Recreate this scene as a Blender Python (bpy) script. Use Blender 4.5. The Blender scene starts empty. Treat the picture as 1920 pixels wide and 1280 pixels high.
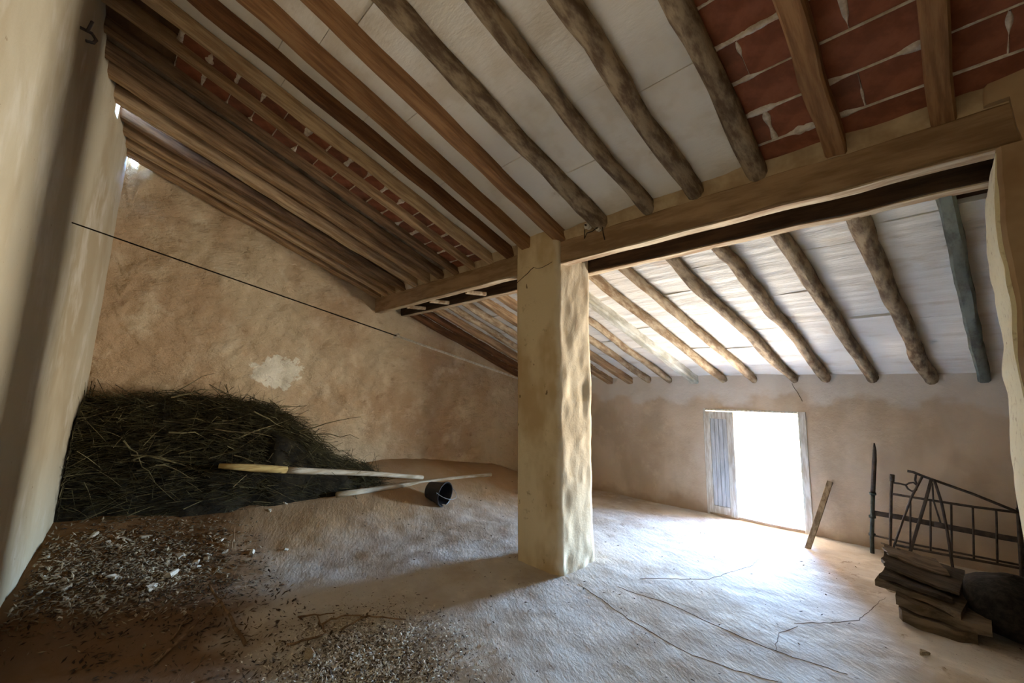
import bpy, math, random
import numpy as np
from mathutils import Vector, Matrix

random.seed(7)
RNG = np.random.default_rng(11)
SC = bpy.context.scene
COL = SC.collection
R = math.radians

# ------------------------------------------------------------------ camera
cam = bpy.data.cameras.new('camera')
cam.sensor_fit = 'HORIZONTAL'
cam.sensor_width = 36.0
cam.lens = 800.0 / 1920.0 * 36.0
cam.clip_start = 0.03
cam.clip_end = 500
CAM = bpy.data.objects.new('camera', cam)
COL.objects.link(CAM)
CAM.location = (0, 0, 1.6)
CAM.rotation_euler = (R(90 + 5.9), 0, R(46.0))
SC.camera = CAM

# ------------------------------------------------------------------ world: blue sky above, sun-bleached land below the horizon
W = bpy.data.worlds.new('world')
SC.world = W
W.use_nodes = True
nt = W.node_tree
nt.nodes.clear()
tc = nt.nodes.new('ShaderNodeTexCoord')
sep = nt.nodes.new('ShaderNodeSeparateXYZ')
mr = nt.nodes.new('ShaderNodeMapRange')
mr.inputs['From Min'].default_value = -1
mr.inputs['From Max'].default_value = 1
rp = nt.nodes.new('ShaderNodeValToRGB')
bg = nt.nodes.new('ShaderNodeBackground')
wo = nt.nodes.new('ShaderNodeOutputWorld')
nt.links.new(tc.outputs['Generated'], sep.inputs[0])
nt.links.new(sep.outputs['Z'], mr.inputs['Value'])
nt.links.new(mr.outputs[0], rp.inputs[0])
nt.links.new(rp.outputs[0], bg.inputs['Color'])
nt.links.new(bg.outputs[0], wo.inputs[0])
e = rp.color_ramp.elements
e[0].position = 0.0
e[0].color = (0.44, 0.40, 0.35, 1)
e[1].position = 1.0
e[1].color = (0.10, 0.20, 0.45, 1)
for pos, c in ((0.495, (0.48, 0.45, 0.41, 1)), (0.505, (0.52, 0.75, 1.0, 1)), (0.55, (0.42, 0.67, 1.0, 1)), (0.62, (0.27, 0.50, 0.95, 1)), (0.8, (0.13, 0.28, 0.64, 1))):
    x = e.new(pos)
    x.color = c
bg.inputs['Strength'].default_value = 92.0

# daylight portal in the window opening (guides sampling of the sky, gives no light of its own)
pl = bpy.data.lights.new('window_daylight', 'AREA')
pl.shape = 'RECTANGLE'
pl.size = 1.25
pl.size_y = 1.45
pl.cycles.is_portal = True
plo = bpy.data.objects.new('window_daylight', pl)
COL.objects.link(plo)
plo.location = (-1.92, 6.66, 0.57)
plo.rotation_euler = (R(-90), 0, 0)

SC.view_settings.view_transform = 'Standard'
SC.view_settings.look = 'None'
SC.view_settings.gamma = 1.0
SC.view_settings.use_curve_mapping = False
SC.view_settings.exposure = 1.92
SC.cycles.max_bounces = 6
SC.cycles.diffuse_bounces = 6
SC.cycles.glossy_bounces = 2
SC.cycles.adaptive_threshold = 0.08
SC.cycles.adaptive_min_samples = 20
SC.cycles.use_light_tree = False
SC.cycles.sample_clamp_indirect = 0
SC.cycles.use_denoising = True

# ------------------------------------------------------------------ helpers
def hash3(ix, iy, iz, seed):
    n = (ix.astype(np.int64) * 374761393 + iy.astype(np.int64) * 668265263 + iz.astype(np.int64) * 2147483647 + seed * 974634777) & 0xFFFFFFFF
    n = ((n ^ (n >> 13)) * 1274126177) & 0xFFFFFFFF
    n = (n ^ (n >> 16)) & 0xFFFFFF
    return n / 0xFFFFFF * 2.0 - 1.0

def noise(x, y, z=0.0, seed=0):
    x, y, z = np.broadcast_arrays(np.asarray(x, float), np.asarray(y, float), np.asarray(z, float))
    ix, iy, iz = np.floor(x), np.floor(y), np.floor(z)
    fx, fy, fz_ = x - ix, y - iy, z - iz
    fx = fx * fx * (3 - 2 * fx); fy = fy * fy * (3 - 2 * fy); fz_ = fz_ * fz_ * (3 - 2 * fz_)
    r = 0
    for a in (0, 1):
        for b in (0, 1):
            for c in (0, 1):
                w = (fx if a else 1 - fx) * (fy if b else 1 - fy) * (fz_ if c else 1 - fz_)
                r = r + w * hash3(ix + a, iy + b, iz + c, seed)
    return r

def fbm(x, y, z=0.0, seed=0, o=3):
    r, a, f = 0, 1.0, 1.0
    for i in range(o):
        r = r + a * noise(np.asarray(x) * f, np.asarray(y) * f, np.asarray(z) * f, seed + i * 17)
        a *= 0.5; f *= 2.03
    return r

def ss(a, b, x):
    t = np.clip((x - a) / (b - a), 0, 1)
    return t * t * (3 - 2 * t)

def mesh_obj(name, verts, faces, mat, parent=None, smooth=False):
    me = bpy.data.meshes.new(name)
    me.from_pydata([tuple(map(float, v)) for v in verts], [], [tuple(f) for f in faces])
    if smooth:
        me.polygons.foreach_set('use_smooth', [True] * len(me.polygons))
    me.materials.append(mat)
    me.update()
    o = bpy.data.objects.new(name, me)
    COL.objects.link(o)
    if parent is not None:
        o.parent = parent
    return o

def empty(name, loc=(0, 0, 0)):
    o = bpy.data.objects.new(name, None)
    COL.objects.link(o)
    o.location = loc
    o.empty_display_size = 0.05
    return o

def under(o, root):
    """parent o (built in world coordinates) to root without moving it"""
    o.parent = root
    o.matrix_parent_inverse = Matrix.Translation(root.location).inverted()
    return o

def tag(o, label=None, cat=None, group=None, kind=None):
    if label: o['label'] = label
    if cat: o['category'] = cat
    if group: o['group'] = group
    if kind: o['kind'] = kind
    return o

class MB:
    """collects shapes into one mesh"""
    def __init__(s): s.v = []; s.f = []
    def add(s, v, f):
        b = len(s.v)
        s.v += [tuple(p) for p in v]
        s.f += [tuple(i + b for i in q) for q in f]
        return s
    def box(s, x0, x1, y0, y1, z0, z1, bev=0.0):
        if bev <= 0:
            v = [(x, y, z) for x in (x0, x1) for y in (y0, y1) for z in (z0, z1)]
            f = [(0, 1, 3, 2), (4, 6, 7, 5), (0, 4, 5, 1), (2, 3, 7, 6), (0, 2, 6, 4), (1, 5, 7, 3)]
            return s.add(v, f)
        return s.bar([(x0, (y0 + y1) / 2, (z0 + z1) / 2), (x1, (y0 + y1) / 2, (z0 + z1) / 2)], y1 - y0, z1 - z0, bev=bev)
    def ring_sweep(s, rings, close=True):
        n = len(rings[0]); b = len(s.v)
        for r in rings: s.v += [tuple(p) for p in r]
        for i in range(len(rings) - 1):
            for j in range(n):
                k = (j + 1) % n
                s.f.append((b + i * n + j, b + i * n + k, b + (i + 1) * n + k, b + (i + 1) * n + j))
        if close:
            s.f.append(tuple(b + j for j in reversed(range(n))))
            s.f.append(tuple(b + (len(rings) - 1) * n + j for j in range(n)))
        return s
    def bar(s, path, w, h, bev=0.008, side=None, jit=0.0, seed=0):
        """rectangular bar along a path; w across (side direction), h along the other"""
        P = [Vector(p) for p in path]; rings = []
        for i, p in enumerate(P):
            t = (P[min(i + 1, len(P) - 1)] - P[max(i - 1, 0)]).normalized()
            up = Vector((0, 0, 1)) if abs(t.z) < 0.9 else Vector((0, 1, 0))
            a = Vector(side).normalized() if side else t.cross(up).normalized()
            a = (a - t * a.dot(t)).normalized()
            b = a.cross(t).normalized()
            if b.z < 0: b = -b
            hw, hh = w / 2, h / 2
            q = [(-hw + bev, -hh), (hw - bev, -hh), (hw, -hh + bev), (hw, hh - bev), (hw - bev, hh), (-hw + bev, hh), (-hw, hh - bev), (-hw, -hh + bev)]
            r = []
            for k, (x, y) in enumerate(q):
                if jit:
                    d = 1 + jit * float(noise(i * 0.37 + seed * 3.1, (x > 0) * 1.7 + seed, (y > 0) * 2.3, seed)) + jit * .5 * float(noise(i * 0.9, k * .8, seed, seed + 5))
                    x *= d; y *= d
                r.append(p + a * x + b * y)
            rings.append(r)
        return s.ring_sweep(rings)
    def tube(s, path, rad, n=8, jit=0.0, seed=0, close=True):
        P = [Vector(p) for p in path]
        if not hasattr(rad, '__len__'): rad = [rad] * len(P)
        rings = []; a = None
        for i, p in enumerate(P):
            t = (P[min(i + 1, len(P) - 1)] - P[max(i - 1, 0)])
            t = t.normalized() if t.length > 1e-9 else Vector((0, 0, 1))
            if a is None:
                a = t.cross(Vector((0.3, 0.2, 1)) if abs(t.z) < .95 else Vector((1, 0, 0))).normalized()
            a = (a - t * a.dot(t)).normalized()
            b = t.cross(a)
            r = []
            for k in range(n):
                g = 2 * math.pi * k / n
                q = rad[i]
                if jit: q *= 1 + jit * float(noise(i * 0.55, math.cos(g) * 1.1 + seed * 2.7, math.sin(g) * 1.1, seed)) + jit * .6 * float(noise(i * 1.7, k * .9, seed, seed + 3))
                r.append(p + a * (math.cos(g) * q) + b * (math.sin(g) * q))
            rings.append(r)
        return s.ring_sweep(rings, close)
    def build(s, name, mat, parent=None, smooth=False):
        return mesh_obj(name, s.v, s.f, mat, parent, smooth)

def sheet(name, us, vs, front, back, mat, keep=None, parent=None, smooth=True):
    """solid slab between two parametric surfaces on a grid, cells may be left out"""
    nu, nv = len(us), len(vs)
    U, V = np.meshgrid(us, vs, indexing='ij')
    A = np.stack([np.broadcast_to(q, U.shape) for q in front(U, V)], -1).reshape(-1, 3)
    B = np.stack([np.broadcast_to(q, U.shape) for q in back(U, V)], -1).reshape(-1, 3)
    N = nu * nv
    K = np.ones((nu - 1, nv - 1), bool)
    if keep is not None:
        um = (us[:-1] + us[1:]) / 2; vm = (vs[:-1] + vs[1:]) / 2
        K &= keep(um[:, None], vm[None, :])
    idx = lambda i, j: i * nv + j
    F = []
    for i in range(nu - 1):
        for j in range(nv - 1):
            if not K[i, j]: continue
            a, b, c, d = idx(i, j), idx(i + 1, j), idx(i + 1, j + 1), idx(i, j + 1)
            F.append((a, b, c, d)); F.append((a + N, d + N, c + N, b + N))
            if i == 0 or not K[i - 1, j]: F.append((a, d, d + N, a + N))
            if i == nu - 2 or not K[i + 1, j]: F.append((b, b + N, c + N, c))
            if j == 0 or not K[i, j - 1]: F.append((a, a + N, b + N, b))
            if j == nv - 2 or not K[i, j + 1]: F.append((d, c, c + N, d + N))
    o = mesh_obj(name, np.concatenate([A, B]), F, mat, parent, False)
    if smooth:
        o.data.polygons.foreach_set('use_smooth', [True] * len(o.data.polygons))
        try: o.data.set_sharp_from_angle(angle=R(50))
        except Exception: pass
    return o

# ------------------------------------------------------------------ materials
def srgb(r, g, b):
    f = lambda c: (c / 255 / 12.92) if c / 255 <= 0.04045 else ((c / 255 + 0.055) / 1.055) ** 2.4
    return (f(r), f(g), f(b), 1.0)

class Mat:
    def __init__(s, name, rough=0.9, spec=0.2):
        s.m = bpy.data.materials.new(name); s.m.use_nodes = True
        s.t = s.m.node_tree; s.n = s.t.nodes; s.l = s.t.links
        s.b = s.n['Principled BSDF']
        s.b.inputs['Roughness'].default_value = rough
        s.b.inputs['Specular IOR Level'].default_value = spec
        s.c = s.n.new('ShaderNodeTexCoord')
        s.col = None; s.hs = []
    def coord(s, scale=(1, 1, 1), rot=(0, 0, 0)):
        src = s.c.outputs['Object']
        for key, val in (('Rotation', rot), ('Scale', scale)):
            if key == 'Rotation' and tuple(val) == (0, 0, 0): continue
            mp = s.n.new('ShaderNodeMapping')
            mp.inputs[key].default_value = val
            s.l.new(src, mp.inputs['Vector']); src = mp.outputs[0]
        return src
    def noise(s, scale, detail=6, rough=0.6, stretch=(1, 1, 1), dist=0.0, rot=(0, 0, 0)):
        t = s.n.new('ShaderNodeTexNoise')
        t.inputs['Scale'].default_value = scale; t.inputs['Detail'].default_value = detail
        t.inputs['Roughness'].default_value = rough; t.inputs['Distortion'].default_value = dist
        s.l.new(s.coord(stretch, rot), t.inputs['Vector'])
        return t.outputs['Fac']
    def voro(s, scale, stretch=(1, 1, 1), feature='F1'):
        t = s.n.new('ShaderNodeTexVoronoi'); t.feature = feature
        t.inputs['Scale'].default_value = scale
        s.l.new(s.coord(stretch), t.inputs['Vector'])
        return t.outputs['Distance']
    def ramp(s, fac, a, b):
        m = s.n.new('ShaderNodeMapRange'); m.interpolation_type = 'SMOOTHSTEP'
        m.inputs['From Min'].default_value = a; m.inputs['From Max'].default_value = b
        s.l.new(fac, m.inputs['Value'])
        return m.outputs[0]
    def math(s, op, a, b):
        m = s.n.new('ShaderNodeMath'); m.operation = op
        for i, q in enumerate((a, b)):
            if isinstance(q, (int, float)): m.inputs[i].default_value = q
            else: s.l.new(q, m.inputs[i])
        return m.outputs[0]
    def axis(s, k):
        q = s.n.new('ShaderNodeSeparateXYZ'); s.l.new(s.c.outputs['Object'], q.inputs[0])
        return q.outputs[k]
    def base(s, c): s.col = c; s.b.inputs['Base Color'].default_value = c; return s
    def mix(s, c, fac, amount=1.0):
        m = s.n.new('ShaderNodeMix'); m.data_type = 'RGBA'
        if amount != 1.0: fac = s.math('MULTIPLY', fac, amount)
        s.l.new(fac, m.inputs['Factor'])
        if isinstance(s.col, tuple): m.inputs['A'].default_value = s.col
        else: s.l.new(s.col, m.inputs['A'])
        m.inputs['B'].default_value = c
        s.col = m.outputs['Result']
        s.l.new(s.col, s.b.inputs['Base Color'])
        return s
    def bump(s, fac, strength=0.3, dist=0.02):
        b = s.n.new('ShaderNodeBump')
        b.inputs['Strength'].default_value = strength; b.inputs['Distance'].default_value = dist
        s.l.new(fac, b.inputs['Height'])
        if s.hs: s.l.new(s.hs[-1], b.inputs['Normal'])
        s.hs.append(b.outputs[0])
        s.l.new(b.outputs[0], s.b.inputs['Normal'])
        return s

def simple(name, c1, c2, scale=8, stretch=(1, 1, 1), rot=(0, 0, 0), rough=.9, bump=.3, dist=.01, lo=.35, hi=.65, spec=.2):
    m = Mat(name, rough, spec).base(c1)
    f = m.noise(scale, 4, .65, stretch, 0.0, rot)
    m.mix(c2, m.ramp(f, lo, hi)).bump(f, bump, dist)
    return m.m

# plasters
def plaster_back():
    m = Mat('ochre_plaster', .95, .1).base(srgb(216, 194, 158))
    m.mix(srgb(198, 168, 132), m.ramp(m.noise(.9, 4, .6), .42, .62))
    m.mix(srgb(230, 212, 178), m.ramp(m.noise(2.3, 4, .65), .5, .72), .8)
    m.mix(srgb(150, 112, 80), m.ramp(m.noise(5, 4, .7, (1, 1, 1.4)), .58, .74), .5)
    # pale patch of bare gypsum around Y 1.65, Z 1.77
    y = m.math('SUBTRACT', m.axis(1), 1.66); z = m.math('SUBTRACT', m.axis(2), 1.77)
    q = m.math('ADD', m.math('MULTIPLY', m.math('MULTIPLY', y, y), 9.5), m.math('MULTIPLY', m.math('MULTIPLY', z, z), 20))
    q = m.math('ADD', q, m.math('MULTIPLY', m.math('SUBTRACT', m.noise(9, 4), .5), 3.4))
    m.mix(srgb(246, 238, 214), m.ramp(q, .95, .7), 1.0)
    m.bump(m.noise(9, 5, .75, (1, .7, 1.2)), .9, .045)
    return m.m

def plaster_front():
    m = Mat('grey_brown_plaster', .95, .1).base(srgb(208, 190, 168))
    m.mix(srgb(188, 168, 144), m.ramp(m.noise(1.3, 4, .6, (1, 1, .6)), .42, .62))
    m.mix(srgb(216, 198, 172), m.ramp(m.noise(3.1, 4, .65), .52, .74), .7)
    # paler lime wash over the upper part, with a wandering lower edge
    h = m.math('ADD', m.axis(2), m.math('MULTIPLY', m.math('SUBTRACT', m.noise(1.6, 4, .6), .5), .75))
    m.mix(srgb(222, 218, 212), m.ramp(h, 1.33, 1.45), .6)
    m.mix(srgb(146, 118, 92), m.ramp(h, .02, -.16), .5)
    m.bump(m.noise(8, 5, .72), .4, .025)
    return m.m

def plaster_left():
    m = Mat('cream_plaster', .95, .1).base(srgb(186, 176, 150))
    m.mix(srgb(166, 150, 120), m.ramp(m.noise(1.1, 4, .6, (1, 1, .5)), .45, .65), .8)
    m.mix(srgb(204, 198, 180), m.ramp(m.noise(2.6, 4, .65, (1, 1, .5)), .52, .7), .7)
    m.mix(srgb(120, 96, 66), m.ramp(m.noise(26, 4, .6), .70, .76), .8)
    m.bump(m.noise(10, 5, .7, (1, 1, .6)), .35, .02)
    return m.m

def plaster_pillar():
    m = Mat('pillar_plaster', .95, .1).base(srgb(222, 202, 164))
    m.mix(srgb(194, 166, 124), m.ramp(m.noise(1.8, 4, .6, (1, 1, .6)), .42, .62))
    m.mix(srgb(150, 120, 84), m.ramp(m.noise(4.5, 4, .7), .60, .72), .7)
    m.mix(srgb(96, 72, 48), m.ramp(m.noise(17, 3, .5, (1, 1, .6)), .71, .75), .8)
    # right side: bare rubble and lime
    x = m.math('ADD', m.axis(0), m.math('MULTIPLY', m.math('SUBTRACT', m.noise(7, 4), .5), .12))
    m.mix(srgb(222, 208, 180), m.ramp(x, -2.47, -2.42), .8)
    m.bump(m.noise(10, 5, .72), .35, .02)
    return m.m

def floor_mat():
    m = Mat('dusty_floor', .95, .1).base(srgb(204, 198, 190))
    m.mix(srgb(182, 168, 150), m.ramp(m.noise(1.1, 4, .62), .42, .62))
    m.mix(srgb(224, 216, 204), m.ramp(m.noise(3.0, 4, .65, (1, 1.4, 1)), .5, .7), .7)
    m.mix(srgb(128, 102, 76), m.ramp(m.noise(6.5, 4, .7, (1.3, .8, 1)), .60, .74), .6)
    # earth and straw ground in towards the back wall
    x = m.math('ADD', m.axis(0), m.math('MULTIPLY', m.math('SUBTRACT', m.noise(1.3, 4), .5), 1.8))
    m.mix(srgb(170, 134, 86), m.ramp(x, -3.7, -5.0), .85)
    # dark soil strewn along the left wall
    d = m.math('ADD', m.math('ADD', m.axis(1), m.math('MULTIPLY', m.axis(0), .18)), m.math('MULTIPLY', m.math('SUBTRACT', m.noise(2.1, 4), .5), 1.0))
    m.mix(srgb(116, 82, 48), m.ramp(d, .45, -.05), .9)
    m.mix(srgb(92, 78, 62), m.ramp(m.noise(55, 3, .5, (1, 2, 1)), .69, .73), .8)
    m.bump(m.noise(13, 5, .72, (1, 2.2, 1), 0, (0, 0, .5)), .45, .02)
    return m.m

M = {}
M['back'] = plaster_back()
M['front'] = plaster_front()
M['left'] = plaster_left()
M['pillar'] = plaster_pillar()
M['floor'] = floor_mat()
def white_ceiling():
    m = Mat('whitewash', .95, .1).base(srgb(226, 218, 204))
    m.mix(srgb(206, 192, 170), m.ramp(m.noise(2.2, 4, .6), .46, .66), .7)
    m.mix(srgb(160, 132, 100), m.ramp(m.noise(4.5, 4, .65), .64, .8), .6)
    m.bump(m.noise(10, 4, .7, (.5, 1.6, 1)), .3, .015)
    return m.m
def lower_ceiling():
    m = Mat('brushed_whitewash', .95, .1).base(srgb(228, 224, 216))
    m.mix(srgb(202, 190, 172), m.ramp(m.noise(2.6, 4, .65, (.6, 1.8, 1)), .5, .7), .7)
    m.mix(srgb(176, 140, 104), m.ramp(m.noise(1.5, 4, .6, (1, 1, 1)), .62, .75), .6)
    m.bump(m.noise(11, 4, .75, (.35, 3.0, 1)), .5, .02)
    return m.m
M['white'] = white_ceiling()
M['white_low'] = lower_ceiling()
M['tan'] = simple('dirty_shaded_ceiling_board', srgb(124, 94, 66), srgb(92, 68, 48), 5, (.5, 1, 1), bump=.4, dist=.02)  # dirty brown boards, darkened further to paint shade in the bays between rafters
M['soot'] = simple('greyed_ceiling_board', srgb(140, 122, 102), srgb(92, 76, 60), 4, (1, 1, 1), bump=.4, dist=.02)
M['terracotta'] = simple('terracotta', srgb(150, 92, 66), srgb(124, 72, 50), 6, bump=.2, dist=.008)
M['terracotta2'] = simple('dull_terracotta', srgb(138, 86, 64), srgb(112, 70, 52), 7, bump=.2, dist=.008)
M['mortar'] = simple('lime_mortar', srgb(222, 210, 192), srgb(186, 168, 146), 20, bump=.5, dist=.01)
M['deck'] = simple('roof_underlay', srgb(104, 74, 52), srgb(76, 54, 38), 4)
grain = (6, .5, 6)
TILT = (math.atan(0.392), 0, 0)
M['sawn'] = simple('sawn_pine', srgb(156, 116, 78), srgb(122, 86, 54), 5, grain, TILT, bump=.35, dist=.008)
M['sawn_dark'] = simple('dark_sawn_timber', srgb(128, 88, 56), srgb(92, 60, 38), 5, grain, TILT, bump=.4, dist=.01)
M['old'] = simple('old_dusty_timber', srgb(184, 152, 114), srgb(138, 108, 78), 5, grain, TILT, bump=.45, dist=.012)
M['old2'] = simple('brown_old_timber', srgb(142, 112, 82), srgb(98, 74, 52), 5, grain, TILT, bump=.45, dist=.012)
M['old3'] = simple('pale_old_timber', srgb(204, 176, 138), srgb(158, 128, 94), 5, grain, TILT, bump=.45, dist=.012)
M['log'] = simple('weathered_log', srgb(156, 136, 108), srgb(98, 78, 58), 7, (2.5, .8, 2.5), TILT, bump=.6, dist=.02)
M['log_pale'] = simple('limewashed_log', srgb(186, 166, 136), srgb(134, 108, 80), 7, (2.5, .8, 2.5), TILT, bump=.55, dist=.02)
M['log_white'] = simple('whitewashed_beam', srgb(214, 212, 200), srgb(170, 166, 148), 6, (2, .6, 2), TILT, bump=.4, dist=.015)
M['log_grey'] = simple('grey_green_beam', srgb(120, 124, 112), srgb(84, 84, 74), 6, (2, .6, 2), TILT, bump=.4, dist=.015)
M['beam'] = simple('brown_beam', srgb(172, 142, 108), srgb(134, 106, 76), 3, (.5, 3, 3), bump=.4, dist=.015)
M['beam_slot_shade'] = simple('slot_shade_timber', srgb(78, 60, 44), srgb(48, 37, 28), 4, (.5, 4, 4), bump=.5, dist=.02)  # near-black brown standing in for the shade inside the beam slot
M['beam_pale'] = simple('pale_lit_timber', srgb(198, 180, 150), srgb(148, 120, 90), 4, (.5, 4, 4), bump=.5, dist=.02)  # pale tone of the spacer blocks and of bounce light painted under the beams
M['earth'] = simple('clay_plaster', srgb(194, 172, 138), srgb(164, 138, 104), 4, bump=.5, dist=.03)
M['pier'] = simple('brown_plaster', srgb(178, 150, 114), srgb(148, 116, 84), 2, bump=.4, dist=.03)
M['pier_edge'] = simple('pitted_lit_plaster', srgb(236, 226, 190), srgb(196, 176, 134), 22, bump=.5, dist=.01, lo=.55, hi=.75)  # pitted plaster with the doorway light put into its yellow colour
M['door'] = simple('flaking_white_paint', srgb(224, 222, 214), srgb(190, 180, 164), 12, (3, 3, .4), bump=.3, dist=.006)
M['door_blue'] = simple('pale_blue_paint', srgb(206, 210, 214), srgb(172, 176, 178), 12, (4, 4, .3), bump=.3, dist=.006)
M['iron'] = simple('rusty_iron', srgb(82, 70, 61), srgb(56, 48, 43), 18, rough=.7, bump=.4, dist=.004, spec=.4)
M['iron_green'] = simple('green_painted_iron', srgb(70, 78, 72), srgb(48, 50, 46), 18, rough=.6, bump=.3, dist=.004, spec=.4)
M['pole'] = simple('peeled_pole', srgb(206, 198, 178), srgb(166, 150, 122), 6, (4, .5, 4), bump=.4, dist=.008)
M['pole_yellow'] = simple('yellow_wood', srgb(200, 176, 116), srgb(160, 132, 80), 6, (4, .5, 4), bump=.4, dist=.008)
M['stick'] = simple('grey_board', srgb(168, 150, 124), srgb(122, 104, 82), 6, (4, 4, .5), bump=.4, dist=.008)
M['plastic'] = simple('black_plastic', srgb(34, 34, 36), srgb(24, 24, 26), 9, rough=.45, bump=.05, spec=.5)
M['wire_steel'] = simple('bright_wire', srgb(170, 172, 172), srgb(120, 120, 118), 20, rough=.4, bump=.05, spec=.5)
M['wire_dark'] = simple('dark_wire', srgb(58, 48, 40), srgb(40, 34, 28), 20, rough=.7, bump=.1)
M['rope'] = simple('pale_cord', srgb(232, 226, 212), srgb(204, 194, 174), 60, bump=.3, dist=.004)
M['ceramic'] = simple('white_ceramic', srgb(226, 220, 204), srgb(200, 190, 168), 10, rough=.35, bump=.05, spec=.5)
M['brush'] = simple('dry_brushwood', srgb(72, 66, 40), srgb(42, 37, 23), 9, bump=.2)
M['brush_pale'] = simple('bleached_brushwood', srgb(122, 112, 78), srgb(80, 70, 46), 9, bump=.2)
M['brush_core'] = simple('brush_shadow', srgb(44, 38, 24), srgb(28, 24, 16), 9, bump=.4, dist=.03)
M['twig'] = simple('bare_twig', srgb(150, 122, 92), srgb(104, 80, 58), 14, bump=.2)
M['chip'] = simple('plaster_fragment', srgb(232, 226, 212), srgb(196, 184, 162), 10, bump=.4, dist=.01)
M['chip_dull'] = simple('dull_fragment', srgb(186, 172, 150), srgb(140, 122, 98), 10, bump=.4, dist=.01)
M['straw'] = simple('straw_litter', srgb(190, 176, 148), srgb(116, 98, 74), 3, bump=.1)
M['soil'] = simple('dark_litter', srgb(92, 74, 56), srgb(58, 46, 36), 3, bump=.1)
M['board'] = simple('weathered_board', srgb(118, 102, 84), srgb(82, 70, 56), 6, (.6, 3, 3), bump=.45, dist=.012)
M['board_dark'] = simple('dark_weathered_board', srgb(84, 72, 60), srgb(54, 46, 39), 6, (.6, 3, 3), bump=.45, dist=.012)
M['mound'] = simple('dark_mound_surface', srgb(44, 39, 35), srgb(27, 24, 22), 30, bump=.4, dist=.01)
M['crack'] = simple('crack_dirt', srgb(110, 92, 74), srgb(76, 62, 50), 20, bump=.1)
M['outside'] = simple('dark_blocker', srgb(84, 74, 62), srgb(60, 54, 46), 2, bump=.5, dist=.05)  # dark colour so the added light blockers outside reflect little

# ------------------------------------------------------------------ heights
SLOPE = 0.392
def zraf(y): return 2.95 - SLOPE * (y - 2.84)          # underside of the rafters
def zcl(y): return zraf(y) + 0.10                       # underside of the ceiling between them
NX = Vector((0, SLOPE, 1)).normalized()

def fz0(X, Y):
    m = .5 * ss(-4.0, -6.1, X) * (1 - .35 * ss(3, 5.3, Y)) * (1 - .95 * ss(5.2, 6.2, Y))
    w = .15 * ss(.9, -.35, Y) * (1 - ss(-4.0, -6.1, X)) * ss(-1.0, -3.5, X)
    return m + w - .155 * ss(3.1, 6.1, Y)
def fz(X, Y):
    X = np.asarray(X, float); Y = np.asarray(Y, float)
    rough = .25 + .75 * ss(-2.6, -4.0, X)
    return fz0(X, Y) + rough * (.018 * fbm(X * 1.7, Y * 1.7, 0, 3, 3)) + .003 * fbm(X * 9, Y * 9, 0, 5, 2)
def F1(x, y): return float(fz(x, y))
def s1(a, b, x):
    t = min(1.0, max(0.0, (x - a) / (b - a))); return t * t * (3 - 2 * t)
def f0(X, Y):
    return (.5 * s1(-4.0, -6.1, X) * (1 - .35 * s1(3, 5.3, Y)) * (1 - .95 * s1(5.2, 6.2, Y))
            + .15 * s1(.9, -.35, Y) * (1 - s1(-4.0, -6.1, X)) * s1(-1.0, -3.5, X) - .155 * s1(3.1, 6.1, Y))
def LA(x): return -.155 - .111 * (x + 6.06)

# ------------------------------------------------------------------ structure
xs = np.linspace(-6.5, 2.6, 300); ys = np.linspace(-1.4, 6.9, 270)
floor = sheet('floor', xs, ys, lambda u, v: (u, v, fz(u, v)), lambda u, v: (u, v, u * 0 - .9), M['floor'])
tag(floor, 'dusty pale concrete floor with cracks and dirt', kind='structure')

# back wall (brushwood side)
ys = np.linspace(-.9, 6.9, 220); zs = np.linspace(-.5, 4.5, 150)
def back_x(y, z): return -6.06 + .03 * fbm(y * .8, z * .8, 0, 21, 2) + .018 * fbm(y * 3.5, z * 3.5, 0, 22, 3) + .012 * fbm(y * 9, z * 9, 0, 23, 2)
zt = lambda y, z: -.5 + (z + .5) / 5.0 * (zcl(y) + .06 + .5 - .19 * ((y > .09) & (y < .14)))
wb = sheet('wall_back', ys, zs, lambda u, v: (back_x(u, zt(u, v)), u, zt(u, v)), lambda u, v: (u * 0 - 6.6, u, zt(u, v)), M['back'])
tag(wb, 'rough ochre plastered end wall behind the brushwood', kind='structure')

# window wall
DX0, DX1, DZ1 = -2.52, -1.30, 1.28
xs = np.unique(np.concatenate([np.linspace(-6.5, DX0, 90), np.linspace(DX0, DX1, 26), np.linspace(DX1, 2.6, 90)]))
zs = np.unique(np.concatenate([np.linspace(-.7, -.12, 8), np.linspace(-.12, DZ1, 40), np.linspace(DZ1, 1.82, 16)]))
def frontY(x, z):
    e_ = np.minimum(np.minimum(np.abs(x - DX0), np.abs(x - DX1)), 1)
    return 6.2 + (.03 * fbm(x * .9, z * .9, 0, 31, 2) + .010 * fbm(x * 4, z * 4, 0, 32, 3)) * ss(0, .3, e_ + np.maximum(z - DZ1, 0))
wf = sheet('wall_front', xs, zs, lambda u, v: (u, frontY(u, v), v), lambda u, v: (u, u * 0 + 6.64, v), M['front'],
           keep=lambda u, v: ~((u > DX0) & (u < DX1) & (v > -.12) & (v < DZ1)))
tag(wf, 'grey-brown plastered wall with the low doorway', kind='structure')

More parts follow.
